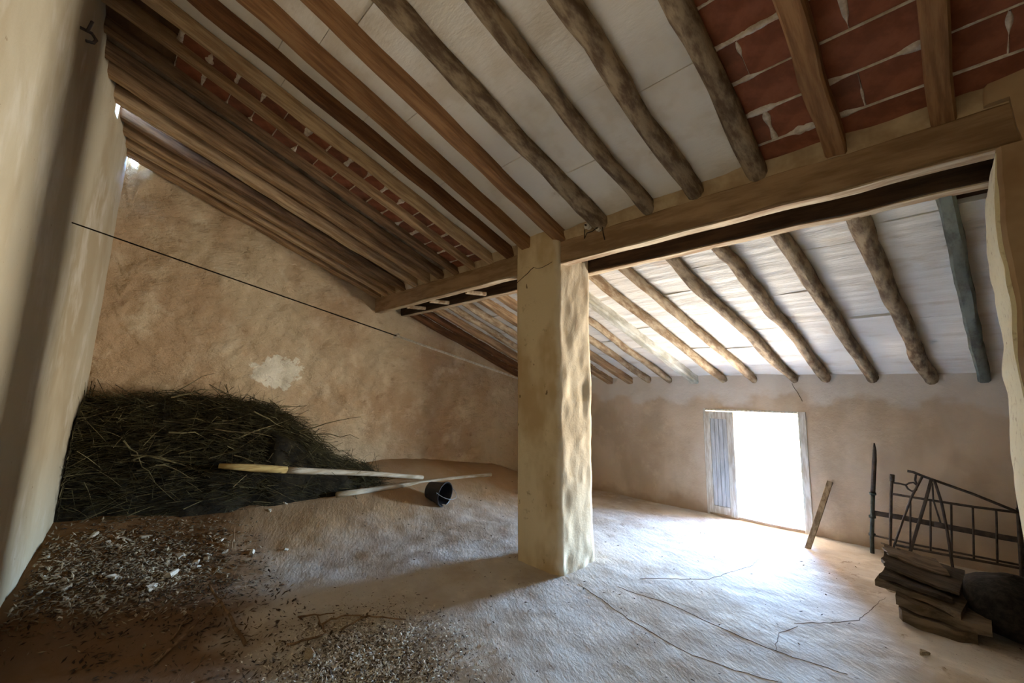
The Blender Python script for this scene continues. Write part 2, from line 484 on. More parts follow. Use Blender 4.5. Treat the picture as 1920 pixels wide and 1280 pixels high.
# left wall close to the camera
xs = np.linspace(-6.4, 2.6, 240); vs = np.linspace(0, 1, 130)
def leftA(x): return np.interp(x, [-6.6, -6.06, -5.2, -4.48, -3.7, 0, 3], [-.215, -.155, -.25, -.34, -.39, -.60, -.77])
def leftY(x, z):
    return (leftA(x) + .052 * z + .008 * np.sin(x * 3.1 + .4) * ss(1.0, 2.6, z) + .008 * fbm(x * 1.6, z * .4, 0, 41, 2)
            + .004 * fbm(x * 5, z * 3, 0, 42, 3))
def ltop(x): return zcl(leftA(x) + .21) + .05 - .22 * ((x > -5.13) & (x < -5.0))
lz = lambda u, v: -.5 + v * (ltop(u) + .5)
wl = sheet('wall_left', xs, vs, lambda u, v: (u, leftY(u, lz(u, v)), lz(u, v)), lambda u, v: (u, leftY(u, lz(u, v)) - .5, lz(u, v)), M['left'])
tag(wl, 'cream plastered wall beside the camera with ragged top', kind='structure')

# wall on the far right, out of view, closes the room
ys = np.linspace(-1.6, 6.9, 30); vs = np.linspace(0, 1, 20)
wr = sheet('wall_right', ys, vs, lambda u, v: (u * 0 + 2.3, u, -.5 + v * (zcl(u) + .56)), lambda u, v: (u * 0 + 2.6, u, -.5 + v * (zcl(u) + .56)), M['pier'])
tag(wr, 'brown plastered wall right of the camera', kind='structure')

# stub wall carrying the right end of the beam, its reveal pale yellow with the doorway light in its colour
zs = np.linspace(-.4, 3.08, 110); xs = np.concatenate([np.array([.2, .215, .24, .28, .34]), np.linspace(.42, 2.35, 40)])
def pierX(x, z): return x + (.012 * fbm(z * 3.5, x * 0 + 2, 0, 51, 3) + .05 * ss(2.62, 3.0, z) * 0) * (x < .3)
pier = sheet('wall_partition', xs, zs, lambda u, v: (pierX(u, v), 2.92 - .02 * ss(.2, .5, u) + .014 * fbm(u * 2, v * 2, 0, 52, 3) + .02 * (u < .21), v),
             lambda u, v: (pierX(u, v), 3.74 + u * 0, v), M['pier'], keep=lambda u, v: ~((u < .3) & (v > 2.69) & (v < 2.93)))
tag(pier, 'brown plastered stub wall at the right end of the beam', kind='structure')
rv = sheet('reveal', np.linspace(2.95, 3.72, 14), np.linspace(-.35, 2.68, 90),
           lambda u, v: (.19 + .012 * fbm(v * 3.5, v * 0 + 2, 0, 51, 3) + .008 * fbm(u * 6, v * 6, 0, 53, 2), u + .02 * fbm(v * 4, v * 0, 0, 54, 2), v),
           lambda u, v: (.24 + u * 0, u, v), M['pier_edge'], parent=pier)

# roof deck with two gaps at the left wall
xs = np.unique(np.concatenate([np.linspace(-6.5, 2.6, 40), np.array([-6.03, -5.16, -4.98])]))
ysd = np.unique(np.concatenate([np.linspace(-1.5, 7.75, 44), np.array([-.8, -.05, .0, .1, .2])]))  # runs past the window wall as an unseen overhang, added to block high sky
ceil = sheet('ceiling', xs, ysd, lambda u, v: (u, v, zcl(v) + .035), lambda u, v: (u, v, zcl(v) + .10), M['deck'],
             keep=lambda u, v: ~(((u > -5.16) & (u < -4.98) & (v > -.8) & (v < -.05)) | ((u < -6.03) & (v > .0) & (v < .2))), smooth=False)
tag(ceil, 'sloping roof underside of plaster and clay tiles', kind='structure')

# ------------------------------------------------------------------ rafters
UP = [  # X at beam, X at top, kind, width, height, label
    (.05, .06, 'sawn', .095, .10, 'orange sawn rafter under the red tiles, nearest the stub wall'),
    (-.39, -.36, 'sawn', .10, .10, 'orange sawn rafter crossing the red tiles, second from the stub wall'),
    (-.79, -.82, 'log', .115, .115, 'grey log rafter between the red tiles and the white plaster'),
    (-1.19, -1.26, 'log', .125, .12, 'knobbly grey log rafter left of the one bordering the red tiles'),
    (-1.56, -1.62, 'log', .11, .11, 'slim grey log rafter ending on the beam right of the ceramic insulators'),
    (-1.99, -2.09, 'log', .135, .13, 'thick grey log rafter ending above the ceramic insulators'),
    (-2.42, -2.40, 'sawn', .11, .11, 'orange-brown sawn rafter ending over the pillar face'),
    (-2.81, -2.76, 'sawn', .115, .11, 'broad orange-brown sawn rafter meeting the left edge of the pillar'),
    (-3.09, -3.10, 'split', .10, .11, 'dark split rafter first left of the pillar'),
    (-3.39, -3.42, 'old3', .10, .10, 'brown rafter between white plaster and bare bricks'),
    (-3.69, -3.70, 'old', .095, .11, 'brown rafter between the two rows of bare bricks'),
    (-4.01, -4.03, 'old2', .10, .12, 'brown rafter left of both rows of bare bricks'),
    (-4.32, -4.33, 'old2', .12, .10, 'dusty brown rafter, seventh from the back wall'),
    (-4.61, -4.60, 'old', .11, .125, 'dusty brown rafter, sixth from the back wall'),
    (-4.91, -4.92, 'old3', .12, .12, 'dusty brown rafter, fifth from the back wall'),
    (-5.23, -5.22, 'old2', .11, .095, 'dusty brown rafter, fourth from the back wall'),
    (-5.50, -5.50, 'old', .11, .12, 'dusty brown rafter, third from the back wall'),
    (-5.72, -5.72, 'old3', .10, .10, 'dusty brown rafter, second from the back wall'),
    (-5.95, -5.95, 'old', .11, .11, 'dusty brown rafter running tight along the back wall'),
]
LO = [  # X at beam, X at window wall
    (.03, .20, 'grey', .085, .11, 'grey-green squared rafter beyond the beam, nearest the stub wall'),
    (-.39, -.18, 'log', .12, .12, 'round rafter beyond the beam, second from the stub wall'),
    (-.84, -.63, 'log', .115, .115, 'dark round rafter beyond the beam, third from the stub wall'),
    (-1.26, -1.06, 'log', .11, .115, 'round rafter ending right above the doorway corner'),
    (-1.69, -1.39, 'log', .11, .11, 'round rafter ending above the bright door opening'),
    (-2.15, -1.83, 'pale', .10, .10, 'pale peeled rafter ending above the middle of the doorway'),
    (-2.53, -2.22, 'pale', .10, .10, 'pale knotty rafter ending above the blue door leaf'),
    (-2.87, -2.62, 'white', .12, .12, 'thick whitewashed squared rafter right of the pillar'),
    (-3.20, -2.98, 'pale', .09, .10, 'pale rafter beyond the pillar, next to the whitewashed one'),
    (-3.55, -3.34, 'pale', .10, .10, 'rafter beyond the pillar, second left of the whitewashed one'),
    (-3.90, -3.67, 'old', .10, .10, 'dark rafter beyond the pillar, third left of the whitewashed one'),
    (-4.25, -4.05, 'old', .12, .12, 'dark rafter beyond the pillar, fourth left of the whitewashed one'),
    (-4.60, -4.45, 'pale', .10, .10, 'streaky rafter left of the pillar, farthest from the back wall'),
    (-4.95, -4.83, 'pale', .10, .11, 'streaky rafter beyond the beam, fourth from the back wall'),
    (-5.28, -5.20, 'old', .10, .11, 'brown rafter beyond the beam, third from the back wall'),
    (-5.60, -5.55, 'soot', .10, .11, 'dark rafter beyond the beam, second from the back wall'),
    (-5.92, -5.88, 'soot', .10, .11, 'dark rafter beyond the beam, tight along the back wall'),
]
MATK = {'sawn': 'sawn', 'log': 'log', 'split': 'sawn_dark', 'old': 'old', 'old2': 'old2', 'old3': 'old3', 'grey': 'log_grey', 'pale': 'log_pale', 'white': 'log_white', 'soot': 'sawn_dark'}
def rafter(xa, xb, ya, yb, kind, w, h, label, group, seed):
    mb = MB(); n = 26
    path = []; rad = []
    round_ = kind in ('log', 'pale')
    for i in range(n):
        t = i / (n - 1); y = ya + (yb - ya) * t
        x = xa + (xb - xa) * t + (.018 if round_ else .006) * float(noise(t * 5, seed * 1.3, 0, seed)) + .006 * float(noise(t * 14, seed, 0, seed + 1))
        z = zraf(y) + h / 2 + (.010 if round_ else .004) * float(noise(t * 6, seed * 2.1, 3, seed))
        path.append((x, y, z)); rad.append(w / 2 * (1 + .10 * float(noise(t * 9, seed, 1, seed))))
    if round_:
        mb.tube(path, rad, 12, .13, seed)
    else:
        mb.bar(path, w, h, .010 if kind == 'sawn' else .016, (1, 0, 0), .05 if kind == 'sawn' else .12, seed)
    o = mb.build('rafter', M[MATK[kind]], None, True)
    try: o.data.set_sharp_from_angle(angle=R(40))
    except Exception: pass
    tag(o, label, 'rafter', group)
    return o
for i, (xb, xt, k, w, h, lab) in enumerate(UP):
    ya = max(float(leftA(xt)) + .10, -.9)
    rafter(xt, xb, ya, 3.0, k, w, h, lab, 'rafters above the beam', i + 1)
for i, (xt, xb, k, w, h, lab) in enumerate(LO):
    rafter(xt, xb, 3.42, 6.28, k, w, h, lab, 'rafters beyond the beam', i + 60)

# ------------------------------------------------------------------ ceiling pieces between the rafters (children of the ceiling)
def panel(name, xa0, xa1, xb0, xb1, y0, y1, mat, amp, seed, ridges=0.0, dz=0.0):
    nu = 7; nv = max(4, int((y1 - y0) / (.022 if ridges else .05)))
    us = np.linspace(0, 1, nu); vs = np.linspace(y0, y1, nv)
    def X(u, v, t): return (xa0 + (xb0 - xa0) * t) * (1 - u) + (xa1 + (xb1 - xa1) * t) * u
    def fr(u, v):
        t = (v - P0) / (P1 - P0)
        x = X(u, v, t)
        z = zcl(v) + dz + amp * fbm(x * 2.2, v * 2.2, 0, seed, 3)
        if ridges: z = z + ridges * noise(x * 1.5, v * 24, 0, seed + 9) + ridges * .6 * noise(x * 4, v * 45, 0, seed + 10)
        return x, v, z
    def bk(u, v):
        t = (v - P0) / (P1 - P0)
        return X(u, v, t), v, zcl(v) + .034
    return sheet(name, us, vs, fr, bk, mat, None, ceil)

rr = random.Random(5)
P0, P1 = -.3, 3.0
def bay(i, seq): return seq[i], seq[i + 1]
for i in range(2, len(UP) - 1):
    b, a = UP[i][0], UP[i + 1][0]; bt, at_ = UP[i][1], UP[i + 1][1]
    if i in (9, 10): continue                      # brick bays
    if i <= 8: mat, amp = M['white'], .007
    elif i == 11: mat, amp = M['soot'], .012
    else: mat, amp = M['tan'], .014
    y = 3.0
    while y > -.3:
        L = rr.uniform(.55, 1.0); y2 = max(y - L, -.32)
        if y2 < .1: y2 = -.32
        if i in (14,) and y2 < .12: y2 = .11
        if i == len(UP) - 2 and y2 < .15: y2 = .15
        panel('plaster_panel', at_, bt, a, b, y2 + .002, y - .002, mat, amp, 100 + i, 0, rr.uniform(-.003, .003))
        if y2 in (.11, .15): break
        y = y2
# the strip between the last rafter and the back wall
panel('plaster_panel', -6.1, -5.95, -6.1, -5.95, .16, 3.0, M['tan'], .01, 99)
# lower slope
P0, P1 = 3.3, 6.28
for i in range(len(LO) - 1):
    a, b = LO[i + 1][0], LO[i][0]; a2, b2 = LO[i + 1][1], LO[i][1]
    y = 3.3
    while y < 6.25:
        L = rr.uniform(.38, .8); y2 = min(y + L, 6.27)
        if 6.27 - y2 < .2: y2 = 6.27
        panel('plaster_panel', a, b, a2, b2, y + .0035, y2 - .0035, M['white_low'], .007, 200 + i * 7 + int(y * 3), .006, rr.uniform(-.006, .006))
        y = y2
panel('plaster_panel', LO[0][0], 1.0, LO[0][1], 1.0, 3.72, 6.27, M['white_low'], .007, 199, .004)
panel('plaster_panel', -6.1, LO[-1][0], -6.1, LO[-1][1], 3.3, 6.27, M['white_low'], .007, 198, .004)

# clay tiles in the bare bays, each its own piece, with squeezed-out lime mortar
def tile_mesh(name, mat, w, d):
    mb = MB(); e_ = .004
    v = []
    for zz, k in ((0, 0), (.006, e_), (.030, e_)):
        pass
    mb.box(-w / 2, w / 2, -d / 2, d / 2, 0, .030)
    me = bpy.data.meshes.new(name)
    me.from_pydata(mb.v, [], mb.f); me.materials.append(mat); me.update()
    return me
mort = MB()
def mortar_run(x0, x1, y, seed, cover, dz=0.0):
    n = max(4, int((x1 - x0) / .012))
    lo, hi = [], []
    for i in range(n + 1):
        x = x0 + (x1 - x0) * i / n
        g = float(noise(x * 6, y * 9, 0, seed)); w = max(0.0, (g + cover) * .030) * (.6 + .6 * abs(float(noise(x * 23, y * 3, 0, seed + 2)))) + .0008 + .003 * abs(float(noise(x * 40, y, 0, seed)))
        lo.append((x, y - w, zcl(y - w) - .004 + dz)); hi.append((x, y + w * .8, zcl(y + w * .8) - .004 + dz))
    up = [(p[0], p[1], p[2] + .02) for p in lo], [(p[0], p[1], p[2] + .02) for p in hi]
    mid = [((a[0] + b[0]) / 2, (a[1] + b[1]) / 2, (a[2] + b[2]) / 2 - .006) for a, b in zip(lo, hi)]
    b_ = len(mort.v); n1 = n + 1
    for arr in (up[0], lo, mid, hi, up[1]): mort.v.extend(arr)
    for r_ in range(4):
        for i in range(n): mort.f.append((b_ + r_ * n1 + i, b_ + r_ * n1 + i + 1, b_ + (r_ + 1) * n1 + i + 1, b_ + (r_ + 1) * n1 + i))
def mortar_cross(x, y0, y1, seed, cover):
    n = 14; w0 = []
    b_ = len(mort.v)
    for i in range(n + 1):
        y = y0 + (y1 - y0) * i / n
        w = max(0, (float(noise(y * 14, x * 5, 0, seed)) + cover) * .016) + .001
        for dx, dz in ((-w, .016), (-w, -.003), (0, -.008), (w, -.003), (w, .016)): mort.v.append((x + dx, y, zcl(y) + dz))
    for i in range(n):
        for k in range(4): mort.f.append((b_ + i * 5 + k, b_ + i * 5 + k + 1, b_ + (i + 1) * 5 + k + 1, b_ + (i + 1) * 5 + k))

meshes = {}
def tile(x0, x1, y0, y1, mat, rnd, dz=0.0):
    w, d = round(x1 - x0, 2), round(y1 - y0, 2)
    key = (w, d, mat.name)
    if key not in meshes: meshes[key] = tile_mesh('roof_tile', mat, w - .004, (d - .006) * math.sqrt(1 + SLOPE ** 2))
    o = bpy.data.objects.new('roof_tile', meshes[key]); COL.objects.link(o)
    o.parent = ceil
    ym = (y0 + y1) / 2
    o.location = ((x0 + x1) / 2, ym, zcl(ym) + dz + rnd.uniform(-.004, .003))
    o.rotation_euler = (-math.atan(SLOPE) + rnd.uniform(-.012, .012), rnd.uniform(-.008, .008), rnd.uniform(-.012, .012))
rt = random.Random(9)
D = .215
for (xa, xb, seed, cover, ymin) in ((-.79, -.39, 301, .05, 1.3), (-.39, .05, 302, .12, 1.6), (.05, .50, 303, .0, 1.9), (.50, .95, 304, 0, 1.9)):
    y = 3.02; k = 0
    while y > ymin:
        m_ = M['terracotta'] if rt.random() < .7 else M['terracotta2']
        # rows are shifted so that a cross joint falls inside the bay every other row
        if k % 2 == 0:
            tile(xa, xb, y - D, y, m_, rt)
        else:
            xm = xa + (xb - xa) * rt.uniform(.35, .65)
            tile(xa, xm, y - D, y, m_, rt); tile(xm, xb, y - D, y, M['terracotta'], rt)
            mortar_cross(xm, y - D + .01, y - .01, seed + k, .25)
        mortar_run(xa + .03, xb - .03, y - D, seed + k, cover + rt.uniform(-.15, .2))
        y -= D; k += 1
    if ymin > -.9:
        P0, P1 = -.9, 3.0
        panel('plaster_panel', xa, xb, xa, xb, -.9, y - .003, M['terracotta2'], .002, 77)
for (i, seed, cover) in ((9, 311, .1), (10, 312, .05)):
    xa, xb = UP[i + 1][0], UP[i][0]
    y = 3.0; k = 0
    while y > .3:
        d = D * .8
        tile(xa, xb, y - d, y, M['terracotta2'] if rt.random() < .5 else M['terracotta'], rt, -.035)
        mortar_run(xa + .05, xb - .05, y - d, seed + k, cover + rt.uniform(-.2, .35), -.035)
        y -= d; k += 1
    P0, P1 = -.3, 3.0
    panel('plaster_panel', xa, xb, xa, xb, -.32, y - .003, M['tan'], .01, 78 + i)
mo = mort.build('mortar', M['mortar'], ceil, True)
tag(mo, kind='stuff')

# clay fill on top of the beam, between the rafter ends
ys = np.linspace(2.93, 3.34, 8); xs = np.linspace(-6.1, .3, 260)
fill = sheet('trim_1', xs, np.linspace(0, 1, 7), lambda u, v: (u, 2.955 - .02 * v + .012 * fbm(u * 5, v * 2, 0, 61, 3), 2.90 + v * (.12 + .03 * noise(u * 3, u * 0, 0, 62))),
             lambda u, v: (u, 3.30 + u * 0, 2.88 + v * .09), M['earth'])
tag(fill, 'clay plaster filling on top of the timber beam', kind='structure')

# ------------------------------------------------------------------ the beam line: paired timbers with a dark slot between
def beam(name, x0, x1, label, spacers, seed):
    root = empty(name, ((x0 + x1) / 2, 3.1, 2.70))
    n = 24
    def path(y, z): return [(x0 + (x1 - x0) * i / (n - 1), y + .006 * float(noise(i * .5, seed, 0, seed)), z + .007 * float(noise(i * .4, seed + 4, 0, seed))) for i in range(n)]
    o = MB().bar(path(3.00, 2.808), .11, .205, .012, (0, 1, 0), .06, seed).build('front_timber', M['beam'])
    under(o, root)
    o = MB().bar(path(3.00, 2.702), .104, .012, .003, (0, 1, 0), .12, seed + 1).build('lit_edge', M['beam_pale']); under(o, root)  # floor bounce on the beam underside, painted as a pale strip
    o['label'] = 'pale underside with floor light in its colour'
    o = MB().bar(path(3.44, 2.775), .12, .15, .006, (0, 1, 0), .04, seed + 2).build('rear_timber', M['beam_slot_shade']); under(o, root)
    o = MB().bar(path(3.445, 2.699), .10, .014, .003, (0, 1, 0), .12, seed + 6).build('lit_edge', M['beam_pale']); under(o, root)  # rear underside gets the same painted bounce light
    o = MB().bar(path(3.215, 2.88), .36, .04, .006, (0, 1, 0), .06, seed + 3).build('slot_board', M['beam_slot_shade']); under(o, root)
    for sx in spacers:
        o = MB().bar([(sx - .03, 3.08, 2.715), (sx + .03, 3.34, 2.715)], .05, .045, .008, None, .15, seed + 5).build('spacer_block', M['beam_pale']); under(o, root)
    tag(root, label, 'beam', 'lintel beams on the pillar')
    return root
beam('timber_beam', -6.08, -2.9, 'brown timber beam from the back wall to the pillar', (-5.3, -4.72, -3.95), 71)
beam('timber_beam', -2.5, .30, 'brown timber beam from the pillar to the stub wall', (), 72)

# ------------------------------------------------------------------ pillar
def pillar():
    X0, X1, Y0, Y1 = -2.95, -2.42, 2.90, 3.40
    nz = 110; mb = MB(); rings = []
    per = []
    def side(p, q, n): return [(p[0] + (q[0] - p[0]) * i / n, p[1] + (q[1] - p[1]) * i / n) for i in range(n)]
    per = side((X0, Y0), (X1, Y0), 16) + side((X1, Y0), (X1, Y1), 16) + side((X1, Y1), (X0, Y1), 10) + side((X0, Y1), (X0, Y0), 10)
    cx, cy = (X0 + X1) / 2, (Y0 + Y1) / 2
    for k in range(nz + 1):
        z = -.12 + k / nz * 3.20
        r = []
        for (x, y) in per:
            rough = .003 + .0085 * float(ss(X1 - .06, X1, x))          # the door-side face is bare rubble
            # round the corners off a little
            ex = min(x - X0, X1 - x); ey = min(y - Y0, Y1 - y)
            px, py = x, y
            if ex < .02 and ey < .02: px += (.012 if x < cx else -.012); py += (.012 if y < cy else -.012)
            nx, ny = (x - cx) / .265, (y - cy) / .25
            if abs(nx) > abs(ny): ny = 0
            else: nx = 0
            d = rough * float(fbm(x * 11 + 3, y * 11, z * 3.2, 81, 3)) + .005 * float(noise(x * 2, y * 2, z * 1.3, 82))
            if x > X1 - .08: d += .02 * float(ss(.35, 0.0, z)) * float(noise(y * 9, z * 9, 2, 83))
            fl = 1 + .0
            r.append((px + math.copysign(1, nx) * d * (abs(nx) > 0), py + math.copysign(1, ny) * d * (abs(ny) > 0), z))
        rings.append(r)
    mb.ring_sweep(rings)
    o = mb.build('plastered_pillar', M['pillar'], None, True)
    o.data.set_sharp_from_angle(angle=R(60))
    tag(o, 'square plastered pillar in the middle of the room holding up the beam', 'pillar')
    return o
PIL = pillar()

def ribbon(path, w, mat, name, parent, seed=0, zoff=.0015, normal=(0, 0, 1)):
    """a crack: a narrow dirt-filled line lying in a surface"""
    mb = MB(); P = []
    rnd = random.Random(seed)
    for a, b in zip(path[:-1], path[1:]):
        a, b = Vector(a), Vector(b); n = max(3, int((b - a).length / .04))
        for i in range(n): P.append(a.lerp(b, i / n) + Vector([rnd.uniform(-.006, .006) * (1 - abs(c)) for c in normal]))
    P.append(Vector(path[-1]))
    N = Vector(normal); rings = []
    for i, p in enumerate(P):
        t = (P[min(i + 1, len(P) - 1)] - P[max(i - 1, 0)]).normalized(); s_ = t.cross(N).normalized()
        ww = w * .42 * (.25 + 1.0 * abs(float(noise(i * .35, seed, 0, seed)))) * min(1, .3 + min(i, len(P) - 1 - i) * .2)
        if normal == (0, 0, 1): p = Vector((p.x, p.y, F1(p.x, p.y)))
        rings.append([p + s_ * ww - N * .004, p + s_ * ww * .6 + N * zoff, p - s_ * ww * .6 + N * zoff, p - s_ * ww - N * .004])
    mb.ring_sweep(rings)
    return mb.build(name, mat, parent)

# cracks in the floor
g = lambda *pts: [(x, y, 0) for x, y in pts]
ribbon(g((-2.25, 2.92), (-1.9, 2.82), (-1.69, 2.75), (-1.4, 2.69), (-1.21, 2.665), (-.95, 2.72), (-.79, 2.77)), .007, M['crack'], 'crack', floor, 1)
ribbon(g((-2.0, 3.10), (-1.61, 3.146), (-1.35, 3.11), (-1.107, 3.08), (-.876, 3.065), (-.54, 3.12)), .007, M['crack'], 'crack', floor, 2)
ribbon(g((-.884, 3.532), (-.72, 3.72), (-.595, 3.945), (-.56, 4.3), (-.518, 4.64)), .008, M['crack'], 'crack', floor, 3)
ribbon(g((-1.95, 3.37), (-1.75, 3.6), (-1.57, 3.83), (-1.5, 4.2), (-1.45, 4.51), (-1.5, 5.3), (-1.53, 5.9)), .007, M['crack'], 'crack', floor, 4)
ribbon(g((-.88, 3.06), (-.92, 3.3), (-.86, 3.5)), .007, M['crack'], 'crack', floor, 5)
# crack in the window wall above the door, and one across the pillar head
ribbon([(-1.41, 6.165, 1.63), (-1.36, 6.165, 1.52), (-1.31, 6.165, 1.41)], .006, M['crack'], 'crack', wf, 6, .012, (0, -1, 0))

ribbon([(-2.93, 2.896, 2.60), (-2.82, 2.896, 2.66), (-2.70, 2.896, 2.71), (-2.60, 2.896, 2.69), (-2.47, 2.896, 2.72)], .005, M['crack'], 'crack', PIL, 7, .006, (0, -1, 0))

# ------------------------------------------------------------------ doorway: frame and closed left leaf
door = empty('door_1', (-1.9, 6.22, -.14))
tag(door, 'low doorway with flaking white and blue wooden leaves', kind='structure')
def dpart(name, mb, mat, label=None):
    o = mb.build(name, mat); under(o, door)
    if label: o['label'] = label
    return o
dpart('jamb', MB().bar([(DX0 + .018, 6.235, -.16), (DX0 + .018, 6.235, DZ1)], .036, .08, .006, (1, 0, 0), .05, 1), M['door'])
dpart('jamb', MB().bar([(DX1 - .035, 6.225, -.16), (DX1 - .035, 6.225, DZ1)], .085, .08, .006, (1, 0, 0), .05, 2), M['door'])
dpart('lintel', MB().bar([(DX0, 6.235, DZ1 - .012), (DX1, 6.235, DZ1 - .012)], .08, .024, .005, (0, 1, 0), .05, 3), M['door'])
dpart('threshold', MB().bar([(DX0 + .36, 6.40, -.16), ((DX0 + DX1) / 2, 6.40, -.155), (DX1, 6.40, -.15)], .36, .05, .012, (0, 1, 0), .12, 4), M['earth'])
def leaf(hinge, ang, width, label):
    """framed leaf with vertical boards, built along +X from the hinge, then turned"""
    root = empty('leaf', (0, 0, 0)); root.parent = door
    root.matrix_parent_inverse = Matrix.Translation(door.location).inverted()
    root['label'] = label
    z0, z1 = -.125, 1.245; th = .034; sw = .062
    def sub(name, mb, mat):
        o = mb.build(name, mat); o.parent = root; return o
    sub('stile', MB().bar([(sw / 2, 0, z0), (sw / 2, 0, z1)], sw, th, .004, (1, 0, 0), .04, 1), M['door'])
    sub('stile', MB().bar([(width - .045, 0, z0 - .015), (width - .045, 0, z1)], .09, th, .004, (1, 0, 0), .04, 2), M['door'])
    sub('rail', MB().bar([(sw, 0, z1 - .05), (width - .09, 0, z1 - .05)], th, .10, .004, (0, 1, 0), .04, 3), M['door'])
    sub('rail', MB().bar([(sw, 0, z0 + .05), (width - .09, 0, z0 + .05)], th, .10, .004, (0, 1, 0), .04, 4), M['door'])
    sub('backing', MB().box(sw - .005, width - .085, .010, .016, z0 + .09, z1 - .09), M['door_blue'])
    n = 4; bw = (width - sw - .09) / n
    for k in range(n):
        x = sw + bw * (k + .5)
        sub('panel_board', MB().bar([(x, .002, z0 + .1), (x, .002, z1 - .1)], bw - .005, .014, .003, (1, 0, 0), .03, 5 + k), M['door_blue'])
    root.location = hinge; root.rotation_euler = (0, 0, ang)
    return root
leaf((DX0 + .03, 6.205, 0), 0.0, .37, 'pale blue boarded leaf in a white frame')

# unseen wall added outside, left of the doorway, to block light
nw = sheet('wall_light_blocker', np.linspace(0, 1, 24), np.linspace(-3.2, 7.5, 24),
           lambda u, v: (-2.95 - 3.0 * u + .04 * fbm(u * 12, v * 1.5, 0, 93, 2), 7.2 + 7.6 * u, v), lambda u, v: (-3.4 - 3.0 * u, 7.2 + 7.6 * u, v), M['outside'])
tag(nw, 'unseen wall added outside to block light from the left', kind='structure')
# unseen steep screen added far outside, blocking light left of the doorway view
nb = sheet('far_light_blocker', np.linspace(0, 1, 40), np.linspace(0, 1, 30),
           lambda u, v: (-11.6 - 40 * u - 1.0 * v, 30 - 22 * u + 1.2 * fbm(u * 14, v * 6, 0, 91, 3), -16 + v * (38 + 4 * noise(u * 7, u * 0, 0, 92))),
           lambda u, v: (-14.0 - 44 * u - 1.0 * v, 36 - 22 * u, -16 + v * 36), M['outside'])
tag(nb, 'unseen steep screen added far outside to block light from the left', kind='structure')

# ------------------------------------------------------------------ cord from the left wall to the pillar
def lerp(a, b, t): return tuple(a[i] + (b[i] - a[i]) * t for i in range(3))
A, B = (-4.19, -.22, 2.73), (-2.955, 3.30, 1.585)
root = empty('tensioned_cord', A)
K = .60
under(MB().tube([lerp(A, B, t / 12 * K) for t in range(13)], .0055, 6).build('wire', M['wire_dark']), root)
under(MB().tube([lerp(A, B, K + t / 12 * (1 - K)) for t in range(13)], .012, 6).build('rope', M['rope']), root)
k = lerp(A, B, K)
under(MB().tube([(k[0] + .016 * math.cos(a), k[1] + .02 * math.sin(a * 1.1), k[2] + .018 * math.sin(a)) for a in np.linspace(0, 9, 24)], .006, 6).build('knot', M['rope']), root)
tag(root, 'thin cord stretched from the left wall down to the pillar', 'cord')

# iron hook on the left wall
hy = float(leftY(np.array(-3.33), np.array(3.62)))
o = MB().tube([(-3.33, hy - .02, 3.64), (-3.33, hy + .05, 3.63), (-3.33, hy + .07, 3.60), (-3.32, hy + .06, 3.57), (-3.31, hy + .03, 3.56)], .009, 6).tube([(-3.33, hy + .03, 3.63), (-3.27, hy + .05, 3.665)], .008, 6).build('wall_hook', M['iron'])
tag(o, 'small dark iron hook high on the cream left wall', 'hook')

# ceramic insulators on the beam by the pillar
def insulator(loc, s, label):
    root = empty('ceramic_insulator', loc)
    prof = [(0, .0), (.020, .0), (.026, .008), (.022, .016), (.016, .022), (.022, .028), (.026, .038), (.020, .048), (0, .050)]
    rings = [[(loc[0] + r * s * math.cos(a), loc[1] - h * s, loc[2] + r * s * math.sin(a)) for a in np.linspace(0, 2 * math.pi, 14, endpoint=False)] for r, h in [(max(r, .002), h) for r, h in prof]]
    under(MB().ring_sweep(rings).build('knob', M['ceramic'], None, True), root)
    under(MB().tube([(loc[0], loc[1] - .045 * s, loc[2]), (loc[0], loc[1] - .062 * s, loc[2])], .007 * s, 8).build('screw', M['iron']), root)
    tag(root, label, 'insulator', 'ceramic insulators on the beam')
insulator((-2.085, 2.945, 2.955), 1.15, 'larger pale ceramic insulator on the beam beside the pillar')
insulator((-1.985, 2.945, 2.905), .85, 'smaller white ceramic insulator, right of the larger one')
o = MB().tube([(-2.13, 2.93, 2.94), (-2.13, 2.925, 2.86), (-2.10, 2.92, 2.90), (-2.03, 2.90, 2.89), (-1.985, 2.89, 2.90), (-1.95, 2.925, 2.93), (-1.945, 2.93, 2.86), (-1.93, 2.93, 2.80)], .004, 6).build('electric_wire', M['wire_dark'])
tag(o, 'dark loose wire looped around the ceramic insulators', 'wire')

